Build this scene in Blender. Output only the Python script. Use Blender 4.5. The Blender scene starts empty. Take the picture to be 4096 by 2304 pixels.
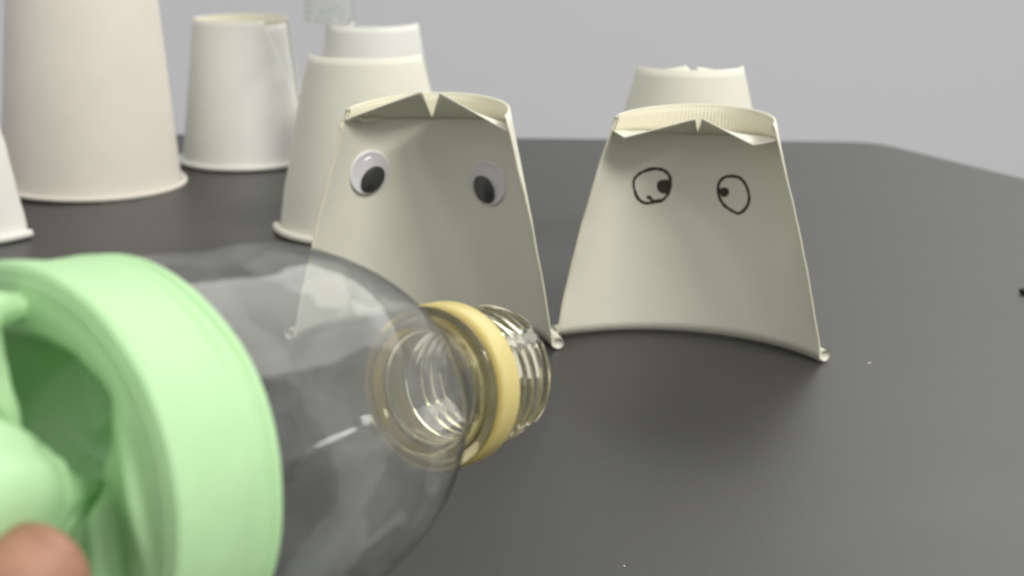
import bpy, bmesh, math, random
from mathutils import Vector, Matrix, noise
R = math.radians
MM = 0.001
random.seed(4)
S = bpy.context.scene
COL = S.collection

# ---------------------------------------------------------------- camera
cd = bpy.data.cameras.new('camera'); cam = bpy.data.objects.new('camera', cd); COL.objects.link(cam)
cd.sensor_width = 36; cd.lens = 51.7; cd.clip_start = 0.005; cd.clip_end = 30
cam.location = (0, 0, 0.155); cam.rotation_euler = (R(90 - 15.4), 0, 0)
cd.dof.use_dof = True; cd.dof.focus_distance = 0.37; cd.dof.aperture_fstop = 20
S.camera = cam
# ---------------------------------------------------------------- world (dim even room light)
w = bpy.data.worlds.new('World'); S.world = w; w.use_nodes = True
bg = w.node_tree.nodes['Background']; bg.inputs[0].default_value = (1.0, 0.995, 0.985, 1); bg.inputs[1].default_value = 0.77
# ---------------------------------------------------------------- lights: a ceiling lamp, an added soft back light, an added glint lamp
def panel(loc, target, sx, sy, watts, col=(0.99, 0.98, 0.91)):
    l = bpy.data.lights.new('ceiling_or_added_light', 'AREA'); l.shape = 'RECTANGLE'; l.size = sx; l.size_y = sy
    l.energy = watts; l.color = col
    o = bpy.data.objects.new('ceiling_or_added_light', l); COL.objects.link(o); o.location = loc
    d = Vector(target) - Vector(loc); o.rotation_euler = d.to_track_quat('-Z', 'Y').to_euler()
    return o
panel((1.9, 3.6, 2.6), (0.0, 0.5, 0), 5.0, 1.8, 114)  # broad soft area added for diffuse back light, standing in for bright ceiling and wall
panel((1.45, -0.8, 1.75), (0.0, 0.5, 0), 0.8, 0.5, 46)
panel((0.75, -1.15, 1.8), (0.0, 0.5, 0), 0.26, 0.2, 6)  # small light added to put a glint on the bottle
S.view_settings.view_transform = 'Standard'; S.view_settings.look = 'None'
S.view_settings.exposure = 0.0; S.view_settings.gamma = 1.0; S.view_settings.use_curve_mapping = False
S.cycles.max_bounces = 24; S.cycles.transparent_max_bounces = 40; S.cycles.transmission_bounces = 20
S.cycles.glossy_bounces = 8; S.cycles.caustics_refractive = True; S.cycles.caustics_reflective = False
S.cycles.use_denoising = True; S.cycles.sample_clamp_indirect = 6

# ---------------------------------------------------------------- helpers
def tag(o, label=None, cat=None, group=None, kind=None):
    if label: o['label'] = label
    if cat: o['category'] = cat
    if group: o['group'] = group
    if kind: o['kind'] = kind
    return o
def empty(name, loc, rot=None):
    o = bpy.data.objects.new(name, None); COL.objects.link(o); o.location = loc
    if rot is not None: o.rotation_euler = rot
    o.empty_display_size = 0.01
    return o
def mesh(name, verts, faces, mat, parent=None, smooth=True):
    m = bpy.data.meshes.new(name); m.from_pydata([tuple(v) for v in verts], [], faces); m.update()
    if smooth:
        for p in m.polygons: p.use_smooth = True
    m.materials.append(mat)
    o = bpy.data.objects.new(name, m); COL.objects.link(o); o.parent = parent
    return o
def grid(name, f, nu, nv, mat, parent=None, wrap=False, thick=0.0, off=0.0):
    vs = [f(i / nu, j / nv) for j in range(nv + 1) for i in range(nu + (0 if wrap else 1))]
    w_ = nu if wrap else nu + 1
    fs = []
    for j in range(nv):
        for i in range(nu):
            a = j * w_ + i; b = j * w_ + (i + 1) % w_
            fs.append((a, b, b + w_, a + w_))
    o = mesh(name, vs, fs, mat, parent)
    if thick:
        s = o.modifiers.new('thickness', 'SOLIDIFY'); s.thickness = thick; s.offset = off
    return o
def lathe(name, prof, mat, parent=None, seg=96, closed=True):
    """prof = list of (r, z); closed loops back to the first point"""
    vs, fs = [], []; n = len(prof)
    for r, z in prof:
        for k in range(seg):
            a = 2 * math.pi * k / seg; vs.append((r * math.cos(a), r * math.sin(a), z))
    for i in range(n if closed else n - 1):
        j = (i + 1) % n
        for k in range(seg):
            l = (k + 1) % seg
            fs.append((i * seg + k, i * seg + l, j * seg + l, j * seg + k))
    return mesh(name, vs, fs, mat, parent)
def smooth_prof(pts, n=6):
    out = []
    P = [Vector(p) for p in pts]
    for i in range(len(P) - 1):
        a, b, c, d = P[max(i - 1, 0)], P[i], P[i + 1], P[min(i + 2, len(P) - 1)]
        for k in range(n):
            t = k / n
            out.append(tuple(0.5 * ((2 * b) + (c - a) * t + (2 * a - 5 * b + 4 * c - d) * t * t + (3 * b - a - 3 * c + d) * t ** 3)))
    out.append(tuple(P[-1])); return out
def tube(name, pts, rad, mat, parent=None, seg=10, cap=True):
    vs, fs = [], []; n = len(pts); pts = [Vector(p) for p in pts]
    for i, p in enumerate(pts):
        t = (pts[min(i + 1, n - 1)] - pts[max(i - 1, 0)]).normalized()
        a = t.cross(Vector((0, 0, 1)));
        if a.length < 1e-6: a = Vector((1, 0, 0))
        a.normalize(); b = a.cross(t)
        for k in range(seg):
            q = 2 * math.pi * k / seg
            vs.append(p + (a * math.cos(q) + b * math.sin(q)) * rad)
    for i in range(n - 1):
        for k in range(seg):
            l = (k + 1) % seg
            fs.append((i * seg + k, i * seg + l, (i + 1) * seg + l, (i + 1) * seg + k))
    if cap:
        fs.append(tuple(range(seg))); fs.append(tuple((n - 1) * seg + k for k in reversed(range(seg))))
    return mesh(name, vs, fs, mat, parent)

# ---------------------------------------------------------------- materials
def new_mat(name):
    m = bpy.data.materials.new(name); m.use_nodes = True
    return m, m.node_tree.nodes, m.node_tree.links
def bump(N, L, scale, strength, dist, detail=2.0, kind='noise'):
    tc = N.new('ShaderNodeTexCoord')
    t = N.new('ShaderNodeTexNoise' if kind == 'noise' else 'ShaderNodeTexVoronoi')
    t.inputs['Scale'].default_value = scale
    if kind == 'noise': t.inputs['Detail'].default_value = detail
    L.new(tc.outputs['Object'], t.inputs['Vector'])
    b = N.new('ShaderNodeBump'); b.inputs['Strength'].default_value = strength; b.inputs['Distance'].default_value = dist
    L.new(t.outputs[0], b.inputs['Height'])
    return b, t, tc
def paper(name, col, rough=0.55, trans=0.12):
    m, N, L = new_mat(name); p = N['Principled BSDF']
    tc = N.new('ShaderNodeTexCoord'); n = N.new('ShaderNodeTexNoise'); n.inputs['Scale'].default_value = 60; n.inputs['Detail'].default_value = 5
    L.new(tc.outputs['Object'], n.inputs['Vector'])
    r = N.new('ShaderNodeValToRGB'); r.color_ramp.elements[0].position = 0.3; r.color_ramp.elements[1].position = 0.7
    r.color_ramp.elements[0].color = (*[c * 0.96 for c in col], 1); r.color_ramp.elements[1].color = (*col, 1)
    L.new(n.outputs[0], r.inputs[0]); L.new(r.outputs[0], p.inputs['Base Color'])
    p.inputs['Roughness'].default_value = rough; p.inputs['Specular IOR Level'].default_value = 0.35
    b, _, _ = bump(N, L, 1600, 0.12, 0.0002, 3); L.new(b.outputs[0], p.inputs['Normal'])
    t = N.new('ShaderNodeBsdfTranslucent'); t.inputs[0].default_value = (*col, 1)
    mx = N.new('ShaderNodeMixShader'); mx.inputs[0].default_value = trans
    L.new(p.outputs[0], mx.inputs[1]); L.new(t.outputs[0], mx.inputs[2]); L.new(mx.outputs[0], N['Material Output'].inputs[0])
    return m
def simple(name, col, rough=0.4, spec=0.5, sss=0.0):
    m, N, L = new_mat(name); p = N['Principled BSDF']
    p.inputs['Base Color'].default_value = (*col, 1); p.inputs['Roughness'].default_value = rough
    p.inputs['Specular IOR Level'].default_value = spec
    if sss:
        p.inputs['Subsurface Weight'].default_value = sss; p.inputs['Subsurface Scale'].default_value = 0.004
        p.inputs['Subsurface Radius'].default_value = (1, 0.6, 0.3)
    return m
M_paper = paper('white_paper', (0.805, 0.795, 0.685))
M_paper_warm = paper('warm_white_paper', (0.82, 0.77, 0.695))
M_paper_clean = paper('bright_white_paper', (0.82, 0.82, 0.77))
M_cut = paper('cream_paper', (0.86, 0.82, 0.67), trans=0.25)

def mat_table():
    m, N, L = new_mat('dark_grained_laminate'); p = N['Principled BSDF']
    tc = N.new('ShaderNodeTexCoord')
    v = N.new('ShaderNodeTexVoronoi'); v.inputs['Scale'].default_value = 1150; L.new(tc.outputs['Object'], v.inputs['Vector'])
    n = N.new('ShaderNodeTexNoise'); n.inputs['Scale'].default_value = 2600; n.inputs['Detail'].default_value = 2; L.new(tc.outputs['Object'], n.inputs['Vector'])
    ad = N.new('ShaderNodeMath'); ad.operation = 'MULTIPLY_ADD'; ad.inputs[1].default_value = 0.5
    L.new(n.outputs[0], ad.inputs[0]); L.new(v.outputs['Distance'], ad.inputs[2])
    b = N.new('ShaderNodeBump'); b.inputs['Strength'].default_value = 0.11; b.inputs['Distance'].default_value = 0.0002
    L.new(ad.outputs[0], b.inputs['Height']); L.new(b.outputs[0], p.inputs['Normal'])
    n2 = N.new('ShaderNodeTexNoise'); n2.inputs['Scale'].default_value = 9; n2.inputs['Detail'].default_value = 4; L.new(tc.outputs['Object'], n2.inputs['Vector'])
    r = N.new('ShaderNodeValToRGB'); r.color_ramp.elements[0].color = (0.029, 0.0285, 0.0265, 1); r.color_ramp.elements[1].color = (0.036, 0.035, 0.033, 1)
    L.new(n2.outputs[0], r.inputs[0]); L.new(r.outputs[0], p.inputs['Base Color'])
    n3 = N.new('ShaderNodeTexNoise'); n3.inputs['Scale'].default_value = 14; n3.inputs['Detail'].default_value = 6; L.new(tc.outputs['Object'], n3.inputs['Vector'])
    m3 = N.new('ShaderNodeMapRange'); m3.inputs['To Min'].default_value = 0.34; m3.inputs['To Max'].default_value = 0.46
    L.new(n3.outputs[0], m3.inputs['Value']); L.new(m3.outputs[0], p.inputs['Roughness'])
    p.inputs['Specular IOR Level'].default_value = 0.42
    return m
M_table = mat_table()
def mat_wall():
    m, N, L = new_mat('grey_wall_paint'); p = N['Principled BSDF']
    b, n, tc = bump(N, L, 120, 0.1, 0.001, 4); L.new(b.outputs[0], p.inputs['Normal'])
    p.inputs['Base Color'].default_value = (0.495, 0.50, 0.51, 1); p.inputs['Roughness'].default_value = 0.7
    return m
M_wall = mat_wall()
M_edge = simple('dark_edge_band', (0.03, 0.03, 0.03), 0.4)
M_black = simple('black_plastic', (0.012, 0.012, 0.014), 0.3)
M_ink = simple('dark_marker_ink', (0.055, 0.05, 0.035), 0.6, 0.2)
M_eyewhite = simple('white_plastic', (0.82, 0.80, 0.82), 0.35)
def mat_yellow():
    m, N, L = new_mat('pale_yellow_plastic'); p = N['Principled BSDF']
    p.inputs['Base Color'].default_value = (0.91, 0.79, 0.36, 1); p.inputs['Roughness'].default_value = 0.32
    t = N.new('ShaderNodeBsdfTranslucent'); t.inputs[0].default_value = (0.97, 0.86, 0.42, 1)
    mx = N.new('ShaderNodeMixShader'); mx.inputs[0].default_value = 0.45
    L.new(p.outputs[0], mx.inputs[1]); L.new(t.outputs[0], mx.inputs[2]); L.new(mx.outputs[0], N['Material Output'].inputs[0])
    return m
M_yellow = mat_yellow()

def mat_thin(name, tint, milk=0.03, rough=0.03, bumpy=0.0, fres=0.6, edge=0.6, floor=0.035, patch_tint=0.0):
    """clear film: see-through, with Fresnel reflections and a little milky scatter"""
    m, N, L = new_mat(name); N.remove(N['Principled BSDF'])
    tr = N.new('ShaderNodeBsdfTransparent')
    lw = N.new('ShaderNodeLayerWeight'); lw.inputs['Blend'].default_value = 0.5
    pe = N.new('ShaderNodeMath'); pe.operation = 'POWER'; pe.inputs[1].default_value = 10.0; L.new(lw.outputs['Facing'], pe.inputs[0])
    tm = N.new('ShaderNodeMix'); tm.data_type = 'RGBA'; tm.inputs['A'].default_value = (*tint, 1); tm.inputs['B'].default_value = (*[c * edge for c in tint], 1)
    L.new(pe.outputs[0], tm.inputs['Factor']); pass
    d1 = N.new('ShaderNodeBsdfDiffuse'); d1.inputs[0].default_value = (0.8, 0.81, 0.79, 1)
    d2 = N.new('ShaderNodeBsdfTranslucent'); d2.inputs[0].default_value = (0.8, 0.81, 0.79, 1)
    df = N.new('ShaderNodeMixShader'); L.new(d1.outputs[0], df.inputs[1]); L.new(d2.outputs[0], df.inputs[2])
    mk = N.new('ShaderNodeMixShader')
    tc = N.new('ShaderNodeTexCoord'); n = N.new('ShaderNodeTexNoise'); n.inputs['Scale'].default_value = 55; n.inputs['Detail'].default_value = 6
    n.inputs['Distortion'].default_value = 1.2
    L.new(tc.outputs['Object'], n.inputs['Vector'])
    mr = N.new('ShaderNodeMapRange'); mr.inputs['From Min'].default_value = 0.4; mr.inputs['From Max'].default_value = 0.75
    mr.inputs['To Min'].default_value = milk * 0.35; mr.inputs['To Max'].default_value = milk * 2.6
    vo = N.new('ShaderNodeTexVoronoi'); vo.inputs['Scale'].default_value = 75
    va = N.new('ShaderNodeVectorMath'); va.operation = 'MULTIPLY_ADD'; va.inputs[1].default_value = (0.012, 0.012, 0.012)
    L.new(n.outputs['Color'], va.inputs[0]); L.new(tc.outputs['Object'], va.inputs[2]); L.new(va.outputs[0], vo.inputs['Vector'])
    sv = N.new('ShaderNodeSeparateColor'); L.new(vo.outputs['Color'], sv.inputs[0])
    mz = N.new('ShaderNodeMath'); mz.operation = 'MULTIPLY_ADD'; mz.inputs[1].default_value = 0.38; L.new(sv.outputs[0], mz.inputs[0]); L.new(n.outputs[0], mz.inputs[2])
    # random cells darken the tint, standing in for patchy reflections and dents
    fm = N.new('ShaderNodeMapRange'); fm.inputs['From Max'].default_value = 1.0; fm.inputs['To Min'].default_value = 1.0 - patch_tint; fm.inputs['To Max'].default_value = 1.0
    L.new(sv.outputs[1], fm.inputs['Value'])
    fx = N.new('ShaderNodeMix'); fx.data_type = 'RGBA'; fx.blend_type = 'MULTIPLY'; fx.inputs['Factor'].default_value = 1.0
    L.new(tm.outputs['Result'], fx.inputs['A']); L.new(fm.outputs[0], fx.inputs['B']); L.new(fx.outputs['Result'], tr.inputs[0])
    mr.inputs['From Min'].default_value = 0.45; mr.inputs['From Max'].default_value = 1.0
    L.new(mz.outputs[0], mr.inputs['Value']); L.new(mr.outputs[0], mk.inputs[0])
    L.new(tr.outputs[0], mk.inputs[1]); L.new(df.outputs[0], mk.inputs[2])
    gl = N.new('ShaderNodeBsdfGlossy'); gl.inputs['Roughness'].default_value = rough
    fr = N.new('ShaderNodeLayerWeight'); fr.inputs['Blend'].default_value = 0.5     # 'Facing' is the same from both sides
    pw = N.new('ShaderNodeMath'); pw.operation = 'POWER'; pw.inputs[1].default_value = 4.0
    ma = N.new('ShaderNodeMath'); ma.operation = 'MULTIPLY_ADD'; ma.inputs[1].default_value = fres; ma.inputs[2].default_value = floor
    L.new(fr.outputs['Facing'], pw.inputs[0]); L.new(pw.outputs[0], ma.inputs[0])
    mx = N.new('ShaderNodeMixShader'); L.new(ma.outputs[0], mx.inputs[0]); L.new(mk.outputs[0], mx.inputs[1]); L.new(gl.outputs[0], mx.inputs[2])
    if bumpy:
        b, t, _ = bump(N, L, 62, bumpy, 0.004, 3)
        b2 = N.new('ShaderNodeBump'); b2.inputs['Strength'].default_value = 0.1; b2.inputs['Distance'].default_value = 0.0006
        L.new(vo.outputs['Distance'], b2.inputs['Height']); L.new(b.outputs[0], b2.inputs['Normal']); b = b2
        L.new(b.outputs[0], gl.inputs['Normal']); L.new(b.outputs[0], fr.inputs['Normal'])
    L.new(mx.outputs[0], N['Material Output'].inputs[0])
    return m
M_film = mat_thin('clear_bottle_film', (0.97, 0.975, 0.97), 0.06, 0.075, 0.03, 0.36, 0.22, 0.02, 0.2)
M_cloudy = mat_thin('cloudy_clear_plastic', (0.97, 0.98, 0.98), 0.17, 0.1, 0.3, 0.8, 0.5, 0.06)
M_dome = mat_thin('clear_eye_dome', (0.98, 0.98, 0.985), 0.03, 0.05, 0.0, 0.25, 0.9)
def mat_glass(name, col):
    m, N, L = new_mat(name); N.remove(N['Principled BSDF'])
    g = N.new('ShaderNodeBsdfGlass'); g.inputs['IOR'].default_value = 1.5; g.inputs['Roughness'].default_value = 0.0
    g.inputs['Color'].default_value = col
    L.new(g.outputs[0], N['Material Output'].inputs[0]); return m
M_glass = mat_glass('clear_thick_plastic', (0.98, 0.97, 0.90, 1)); M_glass_y = mat_glass('clear_plastic_refraction_tint', (0.98, 0.945, 0.80, 1))  # yellow tints paint the collar band's colour refracted through clear plastic
def mat_latex():
    m, N, L = new_mat('mint_green_latex'); p = N['Principled BSDF']
    p.inputs['Base Color'].default_value = (0.545, 0.79, 0.465, 1); p.inputs['Roughness'].default_value = 0.5; p.inputs['Specular IOR Level'].default_value = 0.4
    b, _, _ = bump(N, L, 85, 0.22, 0.002, 3); L.new(b.outputs[0], p.inputs['Normal'])
    t = N.new('ShaderNodeBsdfTranslucent'); t.inputs[0].default_value = (0.26, 0.78, 0.18, 1)
    mx = N.new('ShaderNodeMixShader'); mx.inputs[0].default_value = 0.26
    L.new(p.outputs[0], mx.inputs[1]); L.new(t.outputs[0], mx.inputs[2]); L.new(mx.outputs[0], N['Material Output'].inputs[0])
    return m
M_latex = mat_latex()
def mat_skin():
    m, N, L = new_mat('skin'); p = N['Principled BSDF']
    p.inputs['Roughness'].default_value = 0.45
    tc = N.new('ShaderNodeTexCoord'); n = N.new('ShaderNodeTexNoise'); n.inputs['Scale'].default_value = 160; n.inputs['Detail'].default_value = 5; L.new(tc.outputs['Object'], n.inputs['Vector'])
    r = N.new('ShaderNodeValToRGB'); r.color_ramp.elements[0].position = 0.32; r.color_ramp.elements[1].position = 0.7
    r.color_ramp.elements[0].color = (0.27, 0.125, 0.08, 1); r.color_ramp.elements[1].color = (0.39, 0.21, 0.14, 1)
    L.new(n.outputs[0], r.inputs[0]); L.new(r.outputs[0], p.inputs['Base Color'])
    p.inputs['Subsurface Weight'].default_value = 0.2; p.inputs['Subsurface Scale'].default_value = 0.003
    b, _, _ = bump(N, L, 900, 0.3, 0.0004, 4); L.new(b.outputs[0], p.inputs['Normal'])
    return m
M_skin = mat_skin()

# ---------------------------------------------------------------- setting: wall and table
def wall_fn(u, v): return (-7 + 14 * u, 4.4, -1.4 + 4.6 * v)
wl = grid('wall', wall_fn, 4, 3, M_wall); tag(wl, 'plain light grey wall behind the dark table', 'wall', kind='structure')

def round_poly(pts, rad, n=8):
    out = []; k = len(pts)
    for i in range(k):
        p = Vector(pts[i]); a = (Vector(pts[i - 1]) - p).normalized(); b = (Vector(pts[(i + 1) % k]) - p).normalized()
        for j in range(n + 1):
            t = j / n
            out.append((1 - t) ** 2 * (p + a * rad) + 2 * t * (1 - t) * p + t * t * (p + b * rad))
    return out
tbl_pts = [(-0.95, 0.985), (-0.95, -0.5), (0.86, -0.5), (0.2265, 0.905)]
outline = round_poly(tbl_pts, 0.02)
tbl = empty('table', (0, 0, 0)); tag(tbl, 'dark grey grained table top with a cut corner in front of the grey wall', 'table')
def prism(name, pts, z0, z1, mat, parent, bev=0.0):
    bm = bmesh.new(); vs = [bm.verts.new((p[0], p[1], z1)) for p in pts]
    f = bm.faces.new(vs)
    if f.normal.z < 0: f.normal_flip()
    r = bmesh.ops.extrude_face_region(bm, geom=[f])
    for v in [g for g in r['geom'] if isinstance(g, bmesh.types.BMVert)]: v.co.z = z0
    bmesh.ops.recalc_face_normals(bm, faces=bm.faces)
    m = bpy.data.meshes.new(name); bm.to_mesh(m); bm.free(); m.materials.append(mat)
    o = bpy.data.objects.new(name, m); COL.objects.link(o); o.parent = parent
    if bev:
        b = o.modifiers.new('bevel', 'BEVEL'); b.width = bev; b.segments = 3; b.limit_method = 'ANGLE'; b.angle_limit = R(60)
    return o
prism('table_top', outline, -0.025, 0, M_table, tbl, 0.002)

# ---------------------------------------------------------------- cut paper cups
class HalfCup:
    """paper cup cut in half lengthwise, standing on its rim; local x along the cut, y to the wall, mm"""
    def __init__(s, cb, sb, ct, st, H, ox=0, oy=0, dz=0, twist=0, bulge=1.5):
        s.cb, s.sb, s.ct, s.st, s.H, s.ox, s.oy, s.dz, s.tw, s.bulge = cb, sb, ct, st, H, ox, oy, dz, R(twist), bulge
        s.al = 2 * math.atan(sb / cb); s.Rb = cb / math.sin(s.al)
    def __call__(s, t, v, inset=0.0):
        a = (2 * t - 1) * s.al; b = (2 * t - 1) * math.pi / 2
        B = Vector((s.Rb * math.sin(a), s.Rb * math.cos(a) - s.Rb * math.cos(s.al), 0.3))
        x, y = s.ct * math.sin(b), s.st * math.cos(b)
        T = Vector((s.ox + x * math.cos(s.tw) - y * math.sin(s.tw), s.oy + x * math.sin(s.tw) + y * math.cos(s.tw), s.H + s.dz * math.cos(b)))
        P = B.lerp(T, v)
        P.x += math.sin(b) * s.bulge * 4 * v * (1 - v)
        ed = max(0.0, abs(2 * t - 1) - 0.86) / 0.14
        P.x += 0.45 * ed * noise.noise(Vector((v * 7, t * 5, s.cb)))
        P.y += 0.8 * ed * noise.noise(Vector((v * 4, t * 5, s.cb + 9)))
        if inset:
            c = B.lerp(T, v) * 0 + Vector((s.ox * v, s.oy * v + 0.25 * s.st, 0))
            d = Vector((c.x - P.x, c.y - P.y, 0)); d.normalize(); P += d * inset
        return P * MM
def vd_at(t, h):
    ts, vs, vl, vr = h
    return vs + (vl - vs) * ((ts - t) / ts) ** 1.5 if t < ts else vs + (vr - vs) * ((t - ts) / (1 - ts)) ** 1.5
def flap(hc, side, h, tip, mat, parent, edge=None):
    """piece of the cup's round base, still joined to the wall along an arc, its free corner (tip, mm) pushed up;
    h = (t of the slit, height share at the slit, at the left, at the right); edge = where the straight cut ends, if short of the wall"""
    c = 0.0 if side < 0 else 1.0
    C = hc(c, vd_at(c, h), 0.5); Tp = Vector(tip) * MM; E = Vector(edge) * MM if edge else None
    def fn(u, w_):
        t = c + (h[0] - c) * u
        P = hc(t, vd_at(t, h), 0.5)
        if E is None: Q = C.lerp(Tp, u)
        else: Q = C.lerp(E, u / 0.3) if u < 0.3 else E.lerp(Tp, (u - 0.3) / 0.7)
        return P.lerp(Q, w_)
    return grid('base_flap', fn, 20, 10, mat, parent, thick=0.0004)
def half_cup(name, hc, loc, rz, label, cat, group, mat, tipL, tipR, h=(0.5, 0.915, 0.915, 0.915), edgeR=None, edgeL=None):
    root = empty(name, (loc[0] * MM, loc[1] * MM, 0.0003), (0, 0, R(rz))); tag(root, label, cat, group)
    grid('wall', lambda u, v: hc(u, v), 48, 24, mat, root, thick=0.00045, off=0)
    # rolled rim, on the outer side of the wall
    pts = []
    for i in range(41):
        P = hc(i / 40, 0.02) / MM; a = (2 * i / 40 - 1) * hc.al
        pts.append(Vector((P.x + 2.0 * math.sin(a), P.y + 2.0 * math.cos(a), 1.95)) * MM)
    tube('rim', pts, 0.0019, mat, root, 12)
    # pale cut edges of the board
    for e in (0.0, 1.0):
        tube('cut_edge', [hc(e, 0.01 + 0.985 * i / 30) for i in range(31)], 0.00034, M_cut, root, 6)
    # ribbed band round the recessed base
    def rib(u, v):
        ins = 0.75 + 0.13 * math.sin(u * 2 * math.pi * 62)
        t = 0.012 + u * 0.976; vd = vd_at(t, h)
        return hc(t, vd - 0.004 + v * (0.996 - vd), ins)
    grid('base_band', rib, 372, 4, M_cut, root, thick=0.0003)
    # folded top edge
    tube('top_edge', [hc(0.004 + 0.992 * i / 40, 0.995, 0.35) for i in range(41)], 0.00055, M_cut, root, 8)
    flap(hc, -1, h, tipL, mat, root, edgeL); flap(hc, 1, h, tipR, mat, root, edgeR)
    return root

G = 'paper cups cut in half and stood on their rims'
hcR = HalfCup(46, 20.5, 26.6, 29, 79.5, 0.5, -1.5, 1.2, -5)
gR = half_cup('cut_paper_cup', hcR, (59.5, 482.2), -17.7, 'white half paper cup with two hand drawn eyes inside', 'paper cup', G, M_paper,
              (0.6, 2.0, 79.5), (2.8, 2.0, 79.7), (0.436, 0.875, 0.935, 0.935), (20.2, 1.0, 71.7), (-22.0, -3.5, 72.9))
hcL = HalfCup(45.5, 36, 28.2, 31, 80.5, 1.5, 3.5, 2.6, -12)
gL = half_cup('cut_paper_cup', hcL, (-31.2, 487.6), -6.3, 'white half paper cup with two plastic googly eyes inside', 'paper cup', G, M_paper,
              (-0.9, 13.0, 86.4), (5.2, 13.0, 85.9), (0.414, 0.89, 0.955, 0.935))
# a torn curl of paper at the left corner of its base
tube('torn_paper', [hcL(0.004 + 0.05 * k, 0.955 - 0.012 * k, 0.8 + 0.9 * math.sin(k * 1.3)) + Vector((0.0004 * k, -0.0009 * k, 0.0006 * math.sin(k * 2.1))) for k in range(5)], 0.00075, M_cut, gL, 8)
tube('torn_paper', [hcL(0.0, 0.90 + 0.012 * k, 0.2) + Vector((-0.0004, -0.0005 - 0.0006 * math.sin(k * 1.1), 0)) for k in range(5)], 0.0006, M_cut, gL, 8)
hcB = HalfCup(41, 33, 25, 26, 80.5, 0, -3, 1, 0)
half_cup('cut_paper_cup', hcB, (-66, 662), 178, 'white half paper cup turned away close behind the googly eyed cup', 'paper cup', G, M_paper, (-6, 4, 76), (6, 4, 77))
half_cup('cut_paper_cup', HalfCup(38, 31, 22.0, 25, 80.5, 0, -3, 1, 0), (75, 619), 183, 'white half paper cup turned away right behind the cup with drawn eyes', 'paper cup', G, M_paper, (-1.6, 3, 80.7), (2.6, 3, 81.2), (0.46, 0.915, 0.95, 0.95))
half_cup('cut_paper_cup', HalfCup(35, 35, 24.2, 24.2, 83, 0, 0, 0, 0, 0.5), (-74, 790), 176, 'blurred half paper cup farthest back with a clear bottle neck on its top', 'paper cup', G, M_paper_clean, (-2, 4, 81.5), (9, 6, 84.8), (0.6, 0.92, 0.94, 0.94))
half_cup('cut_paper_cup', HalfCup(43, 30, 26, 26, 82, 0, 0, 0, 0), (-262, 655), 172, 'white paper cup cut off by the left edge of the photo', 'paper cup', G, M_paper_clean, (-2, 3, 80), (2, 3, 80))

# ---------------------------------------------------------------- whole cups
def cup(name, loc, rz, r0, r1, H, mat, label, group, notch=None):
    root = empty(name, (loc[0] * MM, loc[1] * MM, 0.0003), (0, 0, R(rz))); tag(root, label, 'paper cup', group)
    def rad(v): return (r1 + (r0 - r1) * v)
    def fn(u, v):
        if notch:
            a1, a2, vb = notch; k = max(0.0, (v - vb) / (1 - vb)); mid = a1 * 0.15 + a2 * 0.85
            lo = mid + (a1 - mid) * k; hi = mid + (a2 - mid) * k
            a = R(hi + (360 + lo - hi) * u)
        else: a = 2 * math.pi * u
        return Vector((rad(v) * math.sin(a), -rad(v) * math.cos(a), 0.4 + v * (H - 0.4))) * MM
    grid('wall', fn, 96, 40, mat, root, wrap=not notch, thick=0.00045)
    if notch:
        a1, a2, vb = notch
        grid('inner_layer', lambda u, v: Vector(((rad(v * 0.8 + 0.2) - 0.9) * math.sin(R(a1 - 20 + (a2 - a1 + 40) * u)), -(rad(v * 0.8 + 0.2) - 0.9) * math.cos(R(a1 - 20 + (a2 - a1 + 40) * u)), (v * 0.79 + 0.2) * H)) * MM, 24, 12, mat, root, thick=0.0004)
    lathe('rim', [((r1 + 1.6 + 1.6 * math.cos(a)) * MM, (1.65 + 1.6 * math.sin(a)) * MM) for a in [2 * math.pi * k / 12 for k in range(12)]], mat, root)
    lathe('base', [(0.0001, (H - 6) * MM), ((r0 - 0.5) * MM, (H - 6) * MM), ((r0 - 0.5) * MM, (H - 0.4) * MM), ((r0 - 1) * MM, (H - 0.4) * MM), ((r0 - 1) * MM, (H - 6.5) * MM), (0.0001, (H - 6.5) * MM)], M_cut, root, 72)
    lathe('top_edge', [((r0 - 0.3 + 0.6 * math.cos(a)) * MM, (H - 0.2 + 0.6 * math.sin(a)) * MM) for a in [2 * math.pi * k / 8 for k in range(8)]], M_cut, root, 72)
    return root
cup('large_paper_cup', (-223.5, 770), 0, 33.2, 46.3, 150, M_paper_warm, 'large warm white paper cup upside down at the left, its top above the photo', None).rotation_euler.y = R(1.2)
cup('paper_cup', (-153.5, 842), 0, 26.3, 36.4, 81, M_paper_clean, 'blurred white paper cup upside down with a slanted slit down its right side', None, (38, 92, 0.28))

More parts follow.
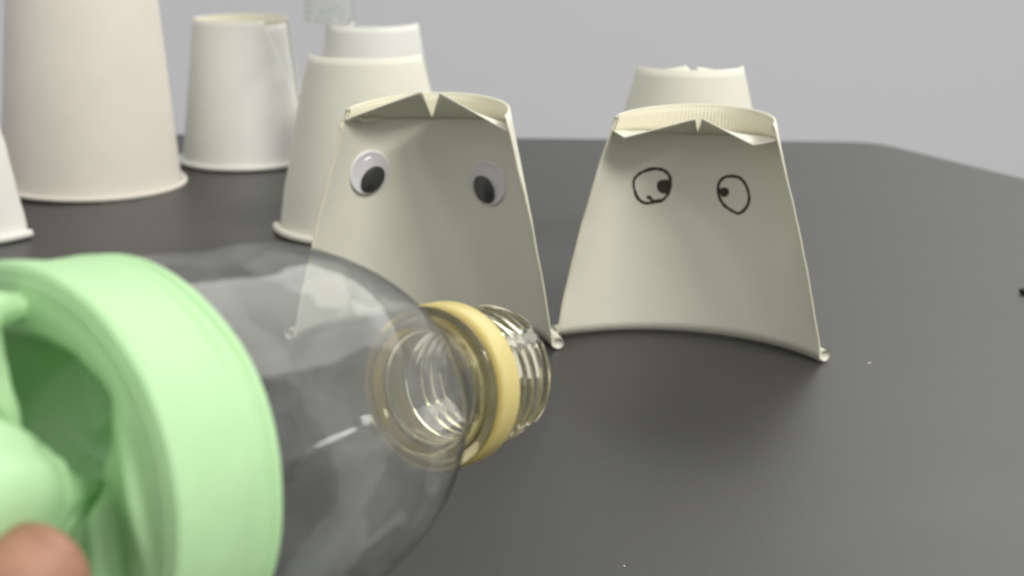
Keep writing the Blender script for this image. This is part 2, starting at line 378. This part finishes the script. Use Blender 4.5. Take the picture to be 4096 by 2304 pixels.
# ---------------------------------------------------------------- eyes
def frame_on(hc, t, v):
    e = 0.004
    P = hc(t, v); du = (hc(t + e, v) - hc(t - e, v)).normalized(); dv = (hc(t, v + e) - hc(t, v - e))
    n = dv.cross(du).normalized()
    if n.y > 0: n = -n
    dv = n.cross(du) if du.cross(dv).dot(n) < 0 else du.cross(n) * -1
    dv = (du.cross(n)).normalized()
    if dv.z < 0: dv = -dv
    return P, du, dv, n
def googly(root, hc, t, v, r, px, py, pr):
    P, du, dv, n = frame_on(hc, t, v)
    X, Y, Z = du, n.cross(du).normalized(), n
    if Y.z < 0: X, Y = -X, -Y
    mat = Matrix((X, Y, Z)).transposed().to_4x4(); mat.translation = P + n * 0.0004
    k = MM
    b = lathe('googly_eye', [(0.0001, 0.1 * k), (r * k, 0.1 * k), ((r + 0.1) * k, 0.9 * k), ((r - 0.5) * k, 1.1 * k), ((r - 0.9) * k, 0.9 * k), (0.0001, 0.9 * k)], M_eyewhite, root, 48, closed=False)
    b.matrix_parent_inverse = Matrix(); b.matrix_local = mat
    prof = [((r - 0.55) * math.cos(a) * k, (1.15 + 3.2 * math.sin(a)) * k) for a in [math.pi / 2 * i / 10 for i in range(11)]]
    prof[-1] = (0.00005, prof[-1][1])
    lathe('dome', prof, M_dome, b, 48, closed=False)
    p = lathe('pupil', [(0.00005, 0), (pr * k, 0), (pr * k, 0.6 * k), ((pr - 0.3) * k, 0.8 * k), (0.00005, 0.8 * k)], M_black, b, 40, closed=False)
    p.location = (px * k, py * k, 1.15 * k); p.scale = (1.12, 0.9, 1); p.rotation_euler = (0, 0, R(42 if px > 0 else -52))
googly(gL, hcL, 0.206, 0.678, 8.1, 1.1, -2.6, 4.7)
googly(gL, hcL, 0.654, 0.628, 8.1, -1.3, -2.6, 4.7)

def drawn_eye(root, hc, line, pupil, extra=None, wd=0.62):
    """marker strokes lying on the paper, given in the cup's own (t, v)"""
    vs, fs = [], []
    def stroke(pts, closed, wd):
        n = len(pts); base = len(vs)
        W = [hc(t, v, 0.32) for t, v in pts]
        for i in range(n):
            a = W[(i + 1) % n if closed else min(i + 1, n - 1)]; b = W[i - 1 if closed else max(i - 1, 0)]
            tg = (a - b).normalized(); _, _, _, nn = frame_on(hc, *pts[i]); sd = tg.cross(nn).normalized()
            h = wd * (0.85 + 0.3 * noise.noise(W[i] * 900)) * 0.5 * MM
            for q in (-1, 1): vs.append(W[i] + sd * h * q)
            for q in (-1, 1): vs.append(W[i] + sd * h * q * 0.7 + nn * 0.00005)
        for i in range(n if closed else n - 1):
            j = (i + 1) % n; A = base + 4 * i; B = base + 4 * j
            fs.append((A, B, B + 2, A + 2)); fs.append((A + 2, B + 2, B + 3, A + 3)); fs.append((A + 3, B + 3, B + 1, A + 1))
    stroke(line, True, wd)
    if extra: stroke(extra, False, wd * 1.05)
    c = len(vs); pc = pupil[0]
    vs.append(hc(pc[0], pc[1], 0.36))
    for t, v in pupil[1:]: vs.append(hc(t, v, 0.36))
    n = len(pupil) - 1
    for i in range(n): fs.append((c, c + 1 + i, c + 1 + (i + 1) % n))
    return mesh('drawn_eye', vs, fs, M_ink, root)
E1 = [(0.216, 0.64), (0.208, 0.68), (0.225, 0.706), (0.255, 0.72), (0.29, 0.724), (0.324, 0.714), (0.347, 0.69), (0.354, 0.656), (0.353, 0.621), (0.337, 0.587), (0.305, 0.575), (0.267, 0.574), (0.237, 0.598)]
P1 = [(0.327, 0.645), (0.304, 0.646), (0.306, 0.667), (0.322, 0.673), (0.341, 0.673), (0.354, 0.66), (0.356, 0.639), (0.347, 0.616), (0.331, 0.612), (0.313, 0.624)]
X1 = [(0.271, 0.597), (0.282, 0.599), (0.292, 0.585), (0.308, 0.581), (0.323, 0.582)]
E2 = [(0.536, 0.644), (0.539, 0.669), (0.557, 0.693), (0.588, 0.702), (0.621, 0.699), (0.647, 0.676), (0.663, 0.638), (0.664, 0.604), (0.65, 0.57), (0.623, 0.546), (0.592, 0.555), (0.563, 0.574), (0.543, 0.606)]
P2 = [(0.558, 0.628), (0.544, 0.626), (0.544, 0.642), (0.555, 0.649), (0.57, 0.649), (0.58, 0.637), (0.577, 0.62), (0.564, 0.608), (0.55, 0.611)]
def dense(l, closed, n=6):
    out = []; k = len(l)
    g = (lambda i: Vector(l[i % k])) if closed else (lambda i: Vector(l[min(max(i, 0), k - 1)]))
    for i in range(k if closed else k - 1):
        a, b, c, e = g(i - 1), g(i), g(i + 1), g(i + 2)
        for j in range(n):
            t = j / n
            out.append(tuple(0.5 * (2 * b + (c - a) * t + (2 * a - 5 * b + 4 * c - e) * t * t + (3 * b - a - 3 * c + e) * t ** 3)))
    if not closed: out.append(tuple(l[-1]))
    return out
drawn_eye(gR, hcR, dense(E1, True), [P1[0]] + dense(P1[1:], True, 3), dense(X1, False), 1.3)
drawn_eye(gR, hcR, dense(E2, True), [P2[0]] + dense(P2[1:], True, 3), None, 1.3)

# ---------------------------------------------------------------- the bottle with its balloon
d = Vector((0.56794983, 0.81418154, -0.12058773)).normalized()
flange = Vector((-11.718, 275.986, 59.56)) * MM
yl = (Vector((0, 0, 1)) - d * d.z).normalized(); xl = yl.cross(d)
MB = Matrix((xl, yl, d)).transposed().to_4x4(); MB.translation = flange
bot = empty('cut_bottle', (0, 0, 0)); bot.matrix_world = MB
tag(bot, 'clear cut off plastic bottle held level with its mouth towards the cups', 'bottle')
prof = smooth_prof([(12.9, -9.5), (13.2, -11.5), (15.3, -15.0), (18.5, -19.5), (21.5, -24), (24.0, -28), (26.2, -32), (28.0, -36), (29.5, -40), (30.7, -44), (31.5, -48), (31.7, -52), (31.5, -56), (31.1, -62), (31.0, -70), (31.1, -80), (31.3, -90), (31.3, -99)], 3)
def wob(r, z, a, k):
    return r * k
def body_mesh():
    seg = 128; vs, fs = [], []
    loop = prof + [(r - 0.32, z) for r, z in reversed(prof)]
    for r, z in loop:
        for k in range(seg):
            a = 2 * math.pi * k / seg
            q = noise.noise(Vector((math.cos(a) * 1.6, math.sin(a) * 1.6, z * 0.035)))
            amt = min(1, max(0, (-z - 20) / 25)) * 0.55
            rr = (r + q * amt) * MM
            vs.append((rr * math.cos(a), rr * math.sin(a), z * MM))
    n = len(loop)
    for i in range(n):
        j = (i + 1) % n
        for k in range(seg):
            l = (k + 1) % seg; fs.append((i * seg + k, j * seg + k, j * seg + l, i * seg + l))
    return mesh('bottle_body', vs, fs, M_film, bot)
body_mesh()
# neck: thick clear plastic with support ring, smooth collar and screw threads
np_ = [(13.3, -6.2), (13.3, 0.3), (13.9, 0.7), (13.9, 1.6), (13.2, 2.0), (13.0, 4)]
for z in range(0, 90):
    zz = 4.2 + z * 0.12
    np_.append((12.95, zz))
np_ += [(12.9, 15.4), (12.6, 16.0), (12.0, 16.3), (11.3, 16.2), (10.9, 15.7), (10.85, 10), (10.85, -5.5), (11.0, -6.2)]
def neck():
    seg = 144; vs, fs = [], []; n = len(np_)
    for r, z in np_:
        for k in range(seg):
            a = 2 * math.pi * k / seg; rr = r
            if r > 12.5 and 4.1 < z < 15.1:
                ph = ((z - 5.0) / 3.1 - a / (2 * math.pi)) % 1.0
                bumpv = max(0.0, 1 - abs(ph - 0.5) / 0.24)
                gate = min(1, (z - 4.1) / 1.0) * min(1, (15.1 - z) / 1.0)
                gap = 0.0 if abs(((a / (math.pi / 2)) % 1.0) - 0.5) < 0.06 else 1.0
                rr += 1.15 * min(1, bumpv * 1.6) * gate * gap
            vs.append((rr * MM * math.cos(a), rr * MM * math.sin(a), z * MM))
    for i in range(n):
        j = (i + 1) % n
        for k in range(seg):
            l = (k + 1) % seg; fs.append((i * seg + k, i * seg + l, j * seg + l, j * seg + k))
    return mesh('bottle_neck', vs, fs, M_glass, bot)
nk = neck()
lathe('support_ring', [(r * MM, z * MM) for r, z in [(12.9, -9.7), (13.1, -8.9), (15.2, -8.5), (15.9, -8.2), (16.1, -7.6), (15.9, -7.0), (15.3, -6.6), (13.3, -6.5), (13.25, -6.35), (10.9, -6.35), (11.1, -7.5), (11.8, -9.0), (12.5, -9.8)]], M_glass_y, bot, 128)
lathe('collar_band', [(v[0] * MM, v[1] * MM) for v in [(13.1, -5.6), (15.6, -5.6), (16.2, -5.3), (16.35, -4.8), (16.35, -0.6), (16.2, -0.1), (15.8, 0.1), (13.1, 0.0)]], M_yellow, bot, 128)

# balloon: a top-level thing stretched over the cut end
bl = empty('balloon', (0, 0, 0)); bl.matrix_world = MB
tag(bl, 'mint green balloon stretched over the cut end of the clear bottle', 'balloon')
sk = smooth_prof([(31.5, -82.0), (32.1, -82.2), (32.4, -82.9), (32.35, -83.6), (31.9, -84.1), (31.85, -84.7), (32.35, -85.3), (32.55, -86.0), (32.45, -86.8), (32.1, -87.6), (32.15, -88.5), (32.4, -89.6), (32.3, -91), (32.45, -95), (32.8, -99.2), (32.8, -101.0), (32.3, -102.0), (30.8, -102.3)], 4)
def skirt():
    seg = 128; vs, fs = [], []
    loop = sk
    for r, z in loop:
        for k in range(seg):
            a = 2 * math.pi * k / seg
            lip = max(0, 1 - abs(z + 83.5) / 5)
            dz = lip * 0.9 * noise.noise(Vector((math.cos(a) * 1.5, math.sin(a) * 1.5, 3)))
            rr = r + 0.18 * noise.noise(Vector((math.cos(a) * 3, math.sin(a) * 3, z * 0.2)))
            vs.append((rr * MM * math.cos(a), rr * MM * math.sin(a), (z + dz) * MM))
    for i in range(len(loop) - 1):
        for k in range(seg):
            l = (k + 1) % seg; fs.append((i * seg + k, (i + 1) * seg + k, (i + 1) * seg + l, i * seg + l))
    o = mesh('balloon_skirt', vs, fs, M_latex, bl)
    s = o.modifiers.new('thickness', 'SOLIDIFY'); s.thickness = 0.0004; s.offset = -1
    return o
skirt()
def sm(a, b, x):
    t = min(1, max(0, (x - a) / (b - a))); return t * t * (3 - 2 * t)
def gau(x, y, cx, cy, sx, sy, ang=0):
    dx, dy = x - cx, y - cy; c, s_ = math.cos(R(ang)), math.sin(R(ang))
    u, v = dx * c + dy * s_, -dx * s_ + dy * c
    return math.exp(-(u / sx) ** 2 - (v / sy) ** 2)
EDGE = [(-180, 21), (-120, 21), (-90, 21), (-60, 20.5), (-35, 17.7), (-4, 14.2), (22, 18.6), (34, 23.5), (44, 26), (60, 25), (75, 24), (95, 23), (130, 21), (180, 21)]
def edge_r(a):
    a = math.degrees(a)
    for (a0, r0), (a1, r1) in zip(EDGE, EDGE[1:]):
        if a <= a1: return r0 + (r1 - r0) * sm(a0, a1, a)
    return 21
def height(x, y):
    """mm behind the ring plane; x to the right of the photo, y up, both across the ring"""
    r = math.hypot(x, y); e = edge_r(math.atan2(y, x))
    h = 0.2 * math.exp(-((r - e - 2.2) / 2.6) ** 2) * (1 - sm(27.5, 30.5, r)) - 13.0 * (1 - sm(e - 6.0, e + 0.6, r))
    h -= 4.6 * gau(x, y, 20.0, -7, 2.3, 9, 8)
    h += 1.0 * gau(x, y, 24, 4, 1.3, 7, 18)
    h += 1.3 * gau(x, y, 6, 12, 1.6, 12, -40) * (1 - sm(e - 6, e, r)) + 1.0 * gau(x, y, 11, 6, 1.3, 9, -70) * (1 - sm(e - 5, e, r))
    wr = math.atan2(y - 1, x - 9) * 9 + 2.5 * noise.noise(Vector((x * 0.1, y * 0.1, 5)))
    h += 0.4 * (1 - abs(math.sin(wr * 0.6))) ** 2 * (1 - sm(e - 5, e - 1, r))
    h += 0.8 * noise.noise(Vector((x * 0.17, y * 0.17, 0))) * (1 - sm(e - 4, e + 1, r))
    return h
LOBES = [[(-8.3, -0.4, -93.0, 1.2), (-8.6, 0.7, -96.8, 2.2), (-9.2, 1.4, -100.5, 3.3), (-9.8, 1.9, -104.2, 5.0), (-10.3, 2.5, -108.0, 7.0), (-11.0, 3.4, -112.2, 9.0), (-12.2, 5.4, -118.5, 11.5), (-11.9, 7.8, -126.7, 13), (-9.9, 9.9, -133.8, 11), (-7.8, 10.7, -137.5, 4)],
         [(-6.0, 8.7, -107.3, 1.2), (-5.2, 13.3, -109.3, 2.4), (-3.3, 18.7, -110.7, 3.4), (-2.3, 23.6, -112.8, 5), (-2.9, 26.4, -116.8, 8), (-3.0, 25.8, -124.1, 9), (-0.3, 23.4, -128.9, 4)],
         [(-4.4, 25.2, -91.5, 0.5), (-1.8, 27.3, -97.1, 1.0), (-0.2, 27.0, -101.9, 1.7), (-0.9, 26.8, -109.4, 3.4), (-3.8, 25.0, -121.3, 10), (-2.5, 21.5, -130.2, 5)]]
def membrane():
    nr, na = 70, 160; vs, fs = [], []
    for i in range(nr + 1):
        q = i / nr
        for k in range(na):
            a = 2 * math.pi * k / na; r = 30.8 * (1 - q) + 0.02
            x, y = r * math.cos(a), r * math.sin(a)
            vs.append(Vector((-x, y, -102.2 - height(x, y) * sm(0, 0.12, q))) * MM)
    for i in range(nr):
        for k in range(na):
            l = (k + 1) % na; fs.append((i * na + k, i * na + l, (i + 1) * na + l, (i + 1) * na + k))
    o = mesh('balloon_membrane', vs, fs, M_latex, bl)
    s = o.modifiers.new('thickness', 'SOLIDIFY'); s.thickness = 0.0003; s.offset = 0
    return o
membrane()
# gathered folds of the slack latex between the fingers
def fold(P, sd):
    n = 10; path = []
    Q = [Vector(p) for p in P]
    for i in range(len(Q) - 1):
        a, b, c, e = Q[max(i - 1, 0)], Q[i], Q[i + 1], Q[min(i + 2, len(Q) - 1)]
        for j in range(n):
            t = j / n; path.append(0.5 * (2 * b + (c - a) * t + (2 * a - 5 * b + 4 * c - e) * t * t + (3 * b - a - 3 * c + e) * t ** 3))
    path.append(Q[-1])
    vs, fs = [], []; seg = 40; m = len(path)
    for i, p in enumerate(path):
        c = p.xyz; tg = (path[min(i + 1, m - 1)].xyz - path[max(i - 1, 0)].xyz).normalized()
        u = tg.cross(Vector((0.2, 1, 0.1))).normalized(); w_ = tg.cross(u)
        for k in range(seg):
            a = 2 * math.pi * k / seg
            rr = p.w * (1 + 0.05 * math.sin(3 * a + sd + i * 0.07) - 0.13 * (1 - abs(math.sin(2 * a + sd * 2 + i * 0.03))) ** 5 + 0.16 * noise.noise(Vector((math.cos(a) * 1.5, math.sin(a) * 1.5, i * 0.06 + sd))))
            vs.append((c + (u * math.cos(a) + w_ * math.sin(a)) * rr) * MM)
    for i in range(m - 1):
        for k in range(seg):
            l = (k + 1) % seg; fs.append((i * seg + k, i * seg + l, (i + 1) * seg + l, (i + 1) * seg + k))
    fs.append(tuple(reversed(range(seg)))); fs.append(tuple((m - 1) * seg + k for k in range(seg)))
    return mesh('balloon_fold', vs, fs, M_latex, bl)
for i, P in enumerate(LOBES): fold(P, i * 1.7)
# ---------------------------------------------------------------- the hand that holds the balloon
def hand():
    V = [(-120, 85, 40)]; rad = [17]; E = []
    def chain(start, pts):
        p = start
        for x, y, z, r in pts:
            V.append((x, y, z)); rad.append(r); E.append((p, len(V) - 1)); p = len(V) - 1
        return p
    chain(0, [(-134, 66, 38, 18), (-150, 45, 36, 19), (-182, 5, 36, 22), (-222, -45, 38, 26)])
    chain(0, [(-111, 103, 49, 12), (-95, 120, 52, 9.6), (-80, 138, 52, 9.4), (-72, 151, 56, 8.6), (-66.5, 162, 61, 8.4), (-62, 171.5, 64.6, 7.6), (-60.8, 174.2, 65.6, 5.0)])
    chain(0, [(-118, 95, 60, 12.5), (-106, 112, 72, 10.5), (-93, 128, 80, 9.6), (-82, 143, 83.5, 9), (-76, 152, 84, 6)])
    chain(0, [(-114, 103, 34, 12), (-102, 124, 31, 9.5), (-90, 148, 34, 9), (-82, 164, 40, 8.2), (-79, 172, 45, 6)])
    chain(0, [(-121, 102, 24, 11), (-112, 124, 18, 9), (-102, 146, 19, 8.6), (-94, 160, 25, 7.8), (-91, 167, 29, 5.8)])
    chain(0, [(-128, 98, 17, 10), (-124, 118, 11, 8), (-117, 136, 11, 7.4), (-111, 148, 15, 6.6), (-108, 154, 19, 5)])
    V = [(x + 4.6, y - 6.0, z + 9.6) for x, y, z in V]
    m = bpy.data.meshes.new('person'); m.from_pydata([tuple(c * MM for c in v) for v in V], E, []); m.update()
    m.materials.append(M_skin)
    o = bpy.data.objects.new('person', m); COL.objects.link(o)
    sk_ = o.modifiers.new('skin', 'SKIN'); sk_.use_smooth_shade = True
    for i, v in enumerate(m.skin_vertices[0].data): v.radius = (rad[i] * MM, rad[i] * MM); v.use_root = (i == 0)
    ss = o.modifiers.new('subsurf', 'SUBSURF'); ss.levels = 2; ss.render_levels = 3
    tag(o, 'person whose fingertip pulls at the mint green balloon, bottom left', 'person')
    return o
hand()
# ---------------------------------------------------------------- small things
bt = empty('bottle_top', (-96.5 * MM, 788 * MM, 84.0 * MM)); bt.rotation_euler = (R(180), R(2), 0.4)
tag(bt, 'blurred clear bottle top standing mouth down on the farthest cut cup', 'bottle')
nk2 = nk.copy(); COL.objects.link(nk2); nk2.parent = bt; nk2.location = (0, 0, -16.4 * MM); nk2.name = 'bottle_neck'; nk2.data = nk.data.copy(); nk2.data.materials[0] = M_cloudy
sh = lathe('bottle_shoulder', [(r * MM, (z - 16.4) * MM) for r, z in prof[:26]] + [((r - 0.32) * MM, (z - 16.4) * MM) for r, z in reversed(prof[:26])], M_film, bt, 96)
def lump(name, loc, size, mat, label, cat, sd):
    bm = bmesh.new(); bmesh.ops.create_icosphere(bm, subdivisions=3, radius=1)
    for v in bm.verts:
        k = 1 + 0.35 * noise.noise(v.co * 1.6 + Vector((sd, 0, 0)))
        v.co = Vector((v.co.x * size[0], v.co.y * size[1], v.co.z * size[2])) * k * MM
    m = bpy.data.meshes.new(name); bm.to_mesh(m); bm.free(); m.materials.append(mat)
    for p in m.polygons: p.use_smooth = True
    o = bpy.data.objects.new(name, m); COL.objects.link(o); o.location = (loc[0] * MM, loc[1] * MM, size[2] * MM * 0.9)
    o.rotation_euler = (0, 0, sd); return tag(o, label, cat)
lump('black_bead', (201.0, 554.5), (2.6, 1.8, 1.4), M_black, 'small black bead on the table at the right edge of the photo', 'bead', 0.3)
lump('paper_scrap', (119.6, 467.8), (0.9, 0.22, 0.15), M_cut, 'tiny pale paper fibre on the table right of the cup with drawn eyes', 'scrap', 0.6)
lump('paper_scrap', (26.4, 316.1), (0.35, 0.2, 0.12), M_cut, 'tiny pale speck on the dark table near the bottom middle', 'scrap', 2.2)
